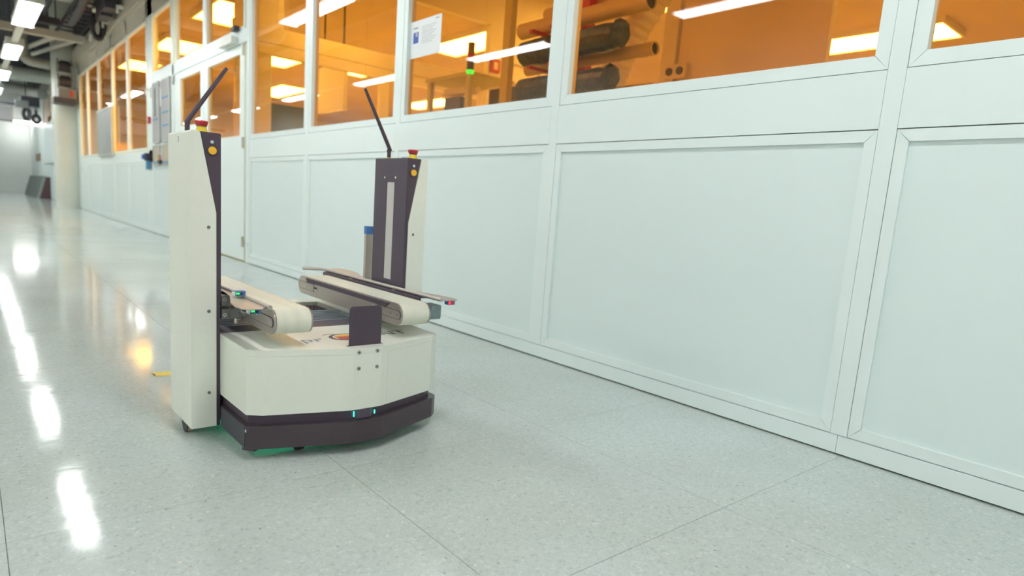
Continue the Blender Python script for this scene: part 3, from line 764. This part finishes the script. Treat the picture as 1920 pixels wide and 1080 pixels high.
o = ms.build('honeycomb_grille', 'black2', rb); o['kind'] = 'stuff'
# logo on the front cover: letters, a ring with coloured bands (no face)
def letters(txt, x, y, size, mat, name='lettering', sx=1.):
    cu = bpy.data.curves.new('t', 'FONT'); cu.body = txt; cu.size = size; cu.extrude = .0002
    to = bpy.data.objects.new('t', cu); C.objects.link(to)
    bpy.context.view_layer.update()
    me = bpy.data.meshes.new_from_object(to.evaluated_get(bpy.context.evaluated_depsgraph_get()))
    bpy.data.objects.remove(to)
    for v in me.vertices:
        v.co = Vector((v.co.x*sx+x-P0[0], v.co.y+y-P0[1], v.co.z+.2823))
    me.materials.clear(); me.materials.append(M[mat])
    o = bpy.data.objects.new(name, me); C.objects.link(o); o.parent = cov
    return o
letters('pr', .655, 1.580, .062, 'ink_grey', sx=1.12)
letters('ANT', .853, 1.592, .062, 'ink_dark', sx=1.05)
RC = (.793, 1.606)
cs = [2*PI*i/36 for i in range(36)]
G().ring([(RC[0]+.050*math.cos(a), RC[1]+.043*math.sin(a)) for a in cs], [(RC[0]+.004+.043*math.cos(a), RC[1]+.001+.037*math.sin(a)) for a in cs], 2, .2821, .2825).build('logo_ring', 'ink_dark', cov)
def sect(y0, y1, x0, x1, mat, z=.2824):
    pts = []
    n = 10
    for k in range(n+1):
        yy = y0+(y1-y0)*k/n; s = math.sqrt(max(0, 1-(yy/.034)**2))*.040; pts.append((RC[0]+.004+min(s, x1), RC[1]+yy))
    for k in range(n, -1, -1):
        yy = y0+(y1-y0)*k/n; s = math.sqrt(max(0, 1-(yy/.034)**2))*.040; pts.append((RC[0]+.004+max(-s, x0), RC[1]+yy))
    G().prism(pts, 2, .2821, z).build('logo_band', mat, cov)
sect(-.0335, .006, -.034, .04, 'ink_red'); sect(.0065, .019, -.036, .04, 'ink_orange'); sect(.0195, .0335, -.03, .04, 'ink_yellow')
G().tube([(.742, 1.648, .2823), (.76, 1.656, .2823), (.775, 1.650, .2823)], .0008, 5).build('logo_line', 'ink_red', cov)
# front bumper: body, face line, side pads
bo = [(.501, 1.552), (.506, 1.543), (.738, 1.458), (.824, 1.458), (1.045, 1.540), (1.069, 1.562), (1.069, 1.64), (1.05, 1.64), (1.045, 1.575), (.82, 1.488), (.74, 1.488), (.520, 1.572), (.520, 1.74), (.501, 1.74)]
bp_ = G().prism(bo, 2, .030, .089).build('bumper', 'bumper', rb, .0015)
G().box(.4995, .5015, 1.556, 1.738, .033, .088).build('side_pad', 'bumper_side', bp_)
G().box(1.0685, 1.0705, 1.566, 1.638, .033, .088).build('side_pad', 'bumper_side', bp_)
G().prism([(.500, 1.572), (.519, 1.545), (.53, 1.55), (.53, 1.58)], 2, .022, .030).build('corner_foot', 'black', bp_)
G().box(.4990, .5035, 1.550, 1.5525, .074, .081).build('reflector_dot', 'insert', bp_)
# scanner window behind the bumper
sc = G().prism([(.756, 1.476), (.765, 1.468), (.797, 1.468), (.806, 1.476)], 2, .091, .1165).build('scanner_window', 'black2', rb)
for x in (.751, .812): G().box(x-.0009, x+.0009, 1.4705, 1.474, .097, .112 if x < .8 else .107).build('status_light', 'led_cyan', rb)
# underbody light and wheels
lab(box('underbody_light', 'glow', rb, .56, 1.0, 1.64, 2.1, .0328, .0345), 'green light panel under the body')
for x in (.60, .92):
    wh = G().cyl((x, 1.86, .052), (x+.03, 1.86, .052), .052, 28).build('drive_wheel', 'rubber', rb)
for x in (.64, .78, .90):
    cs_ = G().cyl((x-.010, 1.56, .017), (x+.010, 1.56, .017), .017, 18).build('caster', 'rubber', rb)
    G().box(x-.014, x-.0105, 1.545, 1.575, .016, .034).build('fork', 'black', cs_)
    G().box(x+.0105, x+.014, 1.545, 1.575, .016, .034).build('fork', 'black', cs_)
for x in (.64, .92):
    G().cyl((x-.012, 2.16, .018), (x+.012, 2.16, .018), .018, 18).build('caster', 'rubber', rb)
# upright black plate on the front edge, with its screws
pl = G().prism(rrect(.745, .838, .270, .386, .010, corners=(1, 1, 0, 0)), 1, 1.499, 1.502).build('upright_plate', 'black', rb)
box('plate_slot', 'black', rb, .740, .843, 1.496, 1.506, .2815, .2825)
for (x, zz) in ((.758, .271), (.811, .271), (.758, .228), (.811, .228)):
    s = G().cyl((x, 1.4682, zz), (x, 1.4660, zz), .0058, 14).build('screw', 'chrome', rb)
    G().cyl((x, 1.4661, zz), (x, 1.4655, zz), .0026, 6).build('socket', 'tube_in', s)
G().box(.8485, .8488, 1.4738, 1.4745, .12, .262).build('panel_seam', 'belt', rb)

# towers. mir=False: left one (outer face to -x)
def tower(mir):
    X = (lambda x: 2*XC-x) if mir else (lambda x: x)
    def bx(n, m_, x0, x1, y0, y1, z0, z1, par, bevel=0):
        a, b_ = sorted((X(x0), X(x1))); return G().box(a, b_, y0, y1, z0, z1).build(n, m_, par, bevel)
    YF, YK, ZB, ZT = 1.755, 1.958, .030, .800
    # white shell: profile seen from the front, cut back towards the top
    prof = [(.431, ZB), (.4935, ZB), (.4935, .600), (.456, ZT-.004), (.452, ZT), (.436, ZT), (.431, ZT-.005)]
    pr = [(X(x), z) for x, z in prof]
    sh = G().prism(pr, 1, YF, YK).build('tower_shell', 'shell', rb, .002)
    prof2 = [(.4945, ZB), (.503, ZB), (.503, ZT-.001), (.4575, ZT-.001), (.4945, .6005)]
    core = G().prism([(X(x), z) for x, z in prof2], 1, YF+.001, YK-.001).build('tower_core', 'black', rb, .001)
    # inner cover with its long slot, facing the other tower
    rect = [(1.766, .37), (1.948, .37), (1.948, ZT-.006), (1.766, ZT-.006)]
    n0 = rrect(1.830, 1.878, .409, .724, .006, 4)
    cvr = G()
    xi, xo = sorted((X(.503), X(.5055)))
    for (a, b_, c, d) in ((1.757, 1.830, .37, .798), (1.878, 1.956, .37, .798), (1.830, 1.878, .724, .798), (1.830, 1.878, .37, .409)):
        cvr.box(xi, xo, a, b_, c, d)
    cvr.build('inner_cover', 'black2', rb)
    bx('slot_strip', 'insert', .5031, .5037, 1.831, 1.877, .410, .723, rb)
    for yy in (1.822, 1.890):
        G().cyl((X(.5055), yy, .738), (X(.5072), yy, .738), .0042, 12).build('screw', 'chrome', rb)
    # front screws
    for zz in (.125, .345, .563):
        s = G().cyl((X(.475), YF+.001, zz), (X(.475), YF-.0012, zz), .0042, 14).build('screw', 'steel_d', sh)
        G().cyl((X(.475), YF-.0010, zz), (X(.475), YF-.0016, zz), .0020, 6).build('socket', 'tube_in', s) if False else None
    # lamps
    G().cyl((X(.4835), YF+.002, .776), (X(.4835), YF-.002, .776), .0040, 16).build('key_switch', 'white_lens', core)
    lr = G().cyl((X(.4840), YF+.002, .755), (X(.4840), YF-.0016, .755), .0128, 24).build('button_ring', 'black', core)
    G().cyl((X(.4840), YF, .755), (X(.4840), YF-.0045, .755), .0103, 24, r2=.0094).build('indicator_lens', 'amber_lens', core)
    # emergency stop
    ex, ey = .468, 1.788
    e = G().tube([(X(ex), ey, ZT), (X(ex), ey, ZT+.004), (X(ex), ey, ZT+.010), (X(ex), ey, ZT+.0125)], .013, 24, rs=[.0155, .0135, .0115, .0115]).build('emergency_stop', 'estop_yellow', rb, smooth=True)
    G().tube([(X(ex), ey, ZT+.0125), (X(ex), ey, ZT+.0145)], .0118, 24).build('green_collar', 'led_green' if False else 'strip_green', e)
    G().tube([(X(ex), ey, ZT+.0145), (X(ex), ey, ZT+.016), (X(ex), ey, ZT+.024), (X(ex), ey, ZT+.027), (X(ex), ey, ZT+.0275)], .015, 28, rs=[.0125, .0135, .0165, .0155, .011]).build('red_button', 'estop_red', e, smooth=True)
    # caster underneath
    w_ = G().cyl((X(.433), 1.830, .026), (X(.452), 1.830, .026), .026, 24).build('caster', 'rubber', rb)
    G().cyl((X(.436), 1.830, .026), (X(.449), 1.830, .026), .0266, 24).build('tread', 'tan', w_)
    G().box(min(X(.453), X(.456)), max(X(.453), X(.456)), 1.82, 1.85, .018, .034).build('fork', 'black', w_)
tower(False); tower(True)
for zz in (.774, .779, .784): G().box(.4303, .4312, 1.853, 1.857, zz, zz+.003).build('blue_marking', 'strip_blue', rb)
# antennas
def antenna(x, y, pts, z=.800):
    a = G().tube([(x, y, z), (x, y, z+.003)], .0068, 14).build('antenna', 'tape', rb)
    G().tube([(x, y, z+.003), (x, y, z+.024)], .0062, 14).build('stub', 'black', a, smooth=True)
    p, q = Vector(pts[0]), Vector(pts[1]); m_ = p.lerp(q, .25)
    G().tube([p, p.lerp(q, .06), m_, p.lerp(q, .9), q], .005, 12, rs=[.0058, .0062, .0060, .0050, .0044]).build('whip', 'black', a, smooth=True)
    G().cyl((x-.0062, y, z+.025), (x+.0062, y, z+.025), .0050, 12).build('hinge', 'black', a)
antenna(.453, 1.858, ((.4500, 1.858, .823), (.5510, 1.858, .9775)))
antenna(1.073, 1.90, ((1.076, 1.897, .825), (.977, 1.897, 1.004)))

# conveyors
CZ, CR, YA, YE = .3490, .0318, 1.550, 2.190
def stadium(r, y0, y1, n=12, cz=None):
    cz = CZ if cz is None else cz
    p = [(y0-r*math.sin(PI*k/n), cz+r*math.cos(PI*k/n)) for k in range(n+1)]
    p += [(y1+r*math.sin(PI*k/n), cz-r*math.cos(PI*k/n)) for k in range(n+1)]
    return p
def conveyor(mir):
    X = (lambda x: 2*.7835-x) if mir else (lambda x: x)
    def rng(a, b_): return tuple(sorted((X(a), X(b_))))
    xo0, xo1 = rng(.5575, .5615)
    xi0, xi1 = rng(.6515, .6545)
    cf = G().prism(stadium(CR-.0005, YA, YE), 0, xo0, xo1).build('conveyor_frame', 'steel', rb)
    G().prism(stadium(CR-.0005, YA, YE), 0, xi0, xi1).build('conveyor_frame', 'steel', rb)
    b0, b1 = rng(.5625, .6505)
    G().ring(stadium(CR, YA, YE), stadium(CR-.003, YA, YE), 0, b0, b1).build('conveyor_belt', 'belt', rb, smooth=True)
    G().box(b0+.002, b1-.002, YA, YE, CZ-.026, CZ+.0285).build('conveyor_bed', 'steel_d', rb)
    for yy in (YA, YE):
        G().cyl((b0, yy, CZ), (b1, yy, CZ), CR-.0035, 24).build('roller', 'chrome', rb)
    # long black wear strip on the inner side
    s0, s1 = rng(.6545, .6580)
    G().prism([(1.586, .3765), (2.152, .3765), (2.140, .3630), (1.606, .3630)], 0, s0, s1).build('guide_strip', 'black2', rb)
    # tension bars with slot ends on both sides
    for (f0, f1, ys) in ((.6545, .6562, ((1.526, 1.655, 1), (2.092, 2.210, 0))), (.5558, .5575, ((1.530, 1.690, 1), (2.092, 2.210, 0)))):
        t0, t1 = rng(f0, f1)
        for (ya, yb, fr) in ys:
            pts = rrect(ya, yb, CZ-.0115, CZ+.0115, .0114, 5, (0, 1, 1, 0) if fr else (1, 0, 0, 1))
            tb = G().prism(pts, 0, t0, t1).build('tension_bar', 'steel', cf)
            G().prism(rrect(ya-.002, yb+.002, CZ-.0128, CZ+.0128, .0127, 5, (0, 1, 1, 0) if fr else (1, 0, 0, 1)), 0, (t0+t1)/2-.0003, (t0+t1)/2+.0003).build('slot_edge', 'tube_in', cf)
            for yy in ((ya+.013, ya+.05) if fr else (yb-.013, yb-.055)):
                G().cyl((t0-.0008, yy, CZ), (t1+.0008, yy, CZ), .0035, 10).build('screw', 'chrome', cf)
            ye = yb+.016 if fr else ya-.018
            G().box(t0, t1+.0003, ye-.013, ye+.013, CZ-.007, CZ+.007).build('adjuster_window', 'insert', cf)
            G().box(t0-.0004, t1+.0006, ye-.009, ye+.012, CZ-.002, CZ+.005).build('adjuster_gap', 'tube_in', cf)
    for yy in (1.80, 1.98):
        G().cyl((xi0-.001, yy, CZ), (xi1+.001, yy, CZ), .0022, 8).build('screw', 'chrome', cf)
    # guide: round rail, flat lobed plate with a folded lip
    rz = .3935
    rail = G().tube(bend([(X(.5375), 1.498, rz), (X(.5375), 2.268, rz), (X(.610), 2.292, rz+.001)]) if mir else [(X(.5375), 1.498, rz), (X(.5375), 2.268, rz)], .0055, 14).build('guide_rail', 'steel', rb, smooth=True)
    out = [(.534, 1.515), (.520, 1.498), (.490, 1.494), (.476, 1.506), (.4735, 1.545), (.480, 1.60), (.491, 1.635), (.5115, 1.705), (.520, 1.775), (.521, 1.95), (.508, 2.00), (.485, 2.08), (.462, 2.14), (.447, 2.21), (.447, 2.28), (.470, 2.315), (.534, 2.27)]
    if not mir: out = [p for p in out if p[1] < 1.96]+[(.519, 2.02), (.512, 2.10), (.506, 2.20), (.508, 2.26), (.534, 2.27)]
    G().prism([(X(a), b_) for a, b_ in out], 2, rz-.004, rz-.0015).build('guide_plate', 'steel', rb)
    l0, l1 = rng(.5335, .5350)
    G().prism([(1.56, rz-.003), (2.262, rz-.003), (2.262, rz-.016), (2.235, rz-.024), (2.10, rz-.024), (2.06, rz-.014), (1.62, rz-.014)], 0, l0, l1).build('guide_lip', 'steel_d', rb)
    l2, l3 = rng(.5350, .5362)
    G().box(l2, l3, 2.20, 2.235, rz-.016, rz-.009).build('lip_slot', 'paper' if mir else 'dark', rb)
    # brackets between tower and conveyor
    br = G()
    for (y0, y1, z0, z1, x0, x1) in ((1.80, 1.93, .318, .384, .5065, .5300), (1.77, 1.80, .345, .384, .5065, .5270), (1.74, 1.775, .325, .352, .5250, .5540)):
        a, b_ = rng(x0, x1); br.box(a, b_, y0, y1, z0, z1)
    bk = br.build('lift_bracket', 'steel_d', rb, .003)
    a, b_ = rng(.5065, .5255)
    G().box(a, b_, 1.752, 1.768, .358, .386).build('clamp_block', 'steel_d', bk, .002)
    G().box(a, b_, 1.752, 1.768, .322, .350).build('clamp_block', 'steel_d', bk, .002)
    for zz in (.376, .334):
        G().cyl((X(.5135), 1.752, zz), (X(.5135), 1.7495, zz), .0048, 12).build('screw', 'chrome', bk)
        G().cyl((X(.5135), 1.7495, zz), (X(.5135), 1.7492, zz), .0022, 6).build('socket', 'tube_in', bk)
    G().cyl((X(.5430), 1.757, .327), (X(.5430), 1.757, .308), .0046, 14).build('pin', 'chrome', bk)
    G().cyl((X(.5520), 1.757, .341), (X(.5480), 1.700, .341), .006, 12).build('spacer', 'steel_d', bk)
    for yy in (1.735, 2.02):
        a, b_ = rng(.5300, .5560)
        G().prism([(yy, .36), (yy+.028, .36), (yy+.022, rz-.004), (yy+.006, rz-.004)], 0, a+.008, a+.012).build('rail_support', 'steel', rb)
conveyor(False); conveyor(True)
# drive motor beside the right belt
mt = G().box(1.030, 1.064, 1.548, 1.60, .328, .369).build('drive_motor', 'motor', rb, .004)
G().cyl((1.011, 1.575, .349), (1.030, 1.575, .349), .020, 20).build('gear_neck', 'steel', mt)
G().box(1.062, 1.068, 1.552, 1.596, .332, .366).build('end_cover', 'motor', mt, .002)
box('drive_rail', 'black2', rb, 1.0135, 1.0265, 1.60, 2.24, .340, .3865)
G().tube(bend([(1.024, 1.99, .385), (1.020, 1.965, .372), (1.030, 1.94, .362)]), .0022, 6).build('orange_wire', 'ink_orange', rb)
# optical sensors
def sensor(x, y, z, led, name='optical_sensor', flip=False, w_=.024):
    s = G().box(x, x+w_, y, y+.020, z, z+.0125).build(name, 'blue', rb, .001)
    G().cyl((x+w_*.58, y, z+.0062), (x+w_*.58, y-.0008, z+.0062), .0042, 14).build('lens', 'tube_in', s)
    for q in (.10, .28):
        G().cyl((x+w_*q, y, z+.0070), (x+w_*q, y-.0012, z+.0070), .0021, 10).build('led', led, s)
    G().box(x+.0005, x+w_*.38, y-.0006, y, z+.001, z+.0115).build('led_window', 'ink_green', s)
    G().cyl((x+w_*.3, y+.008, z-.0035), (x+w_*.3, y+.008, z), .002, 8).build('mount_screw', 'chrome', s)
    G().cyl((x+w_*.7, y+.008, z-.0035), (x+w_*.7, y+.008, z), .002, 8).build('mount_screw', 'chrome', s)
    G().box(x-.006, x, y+.004, y+.016, z+.001, z+.010).build('connector', 'lamp_body', s)
    return s
sensor(.5145, 1.668, .3960, 'led_green'); sensor(.5075, 1.540, .3720, 'led_green')
s = G().box(1.055, 1.079, 1.500, 1.518, .3775, .3895).build('optical_sensor', 'blue', rb, .001)
G().box(1.0555, 1.0735, 1.4985, 1.4999, .3785, .3888).build('dark_window', 'ink_red', s)
G().box(1.0560, 1.0620, 1.4970, 1.4984, .3800, .3880).build('led', 'led_red', s)
# steel post with blue sensor behind the right tower
st = G().box(1.052, 1.076, 1.992, 2.006, .390, .546).build('sensor_post', 'steel', rb, .002)
G().box(1.052, 1.076, 1.990, 2.010, .546, .573).build('sensor_head', 'blue', st, .001)
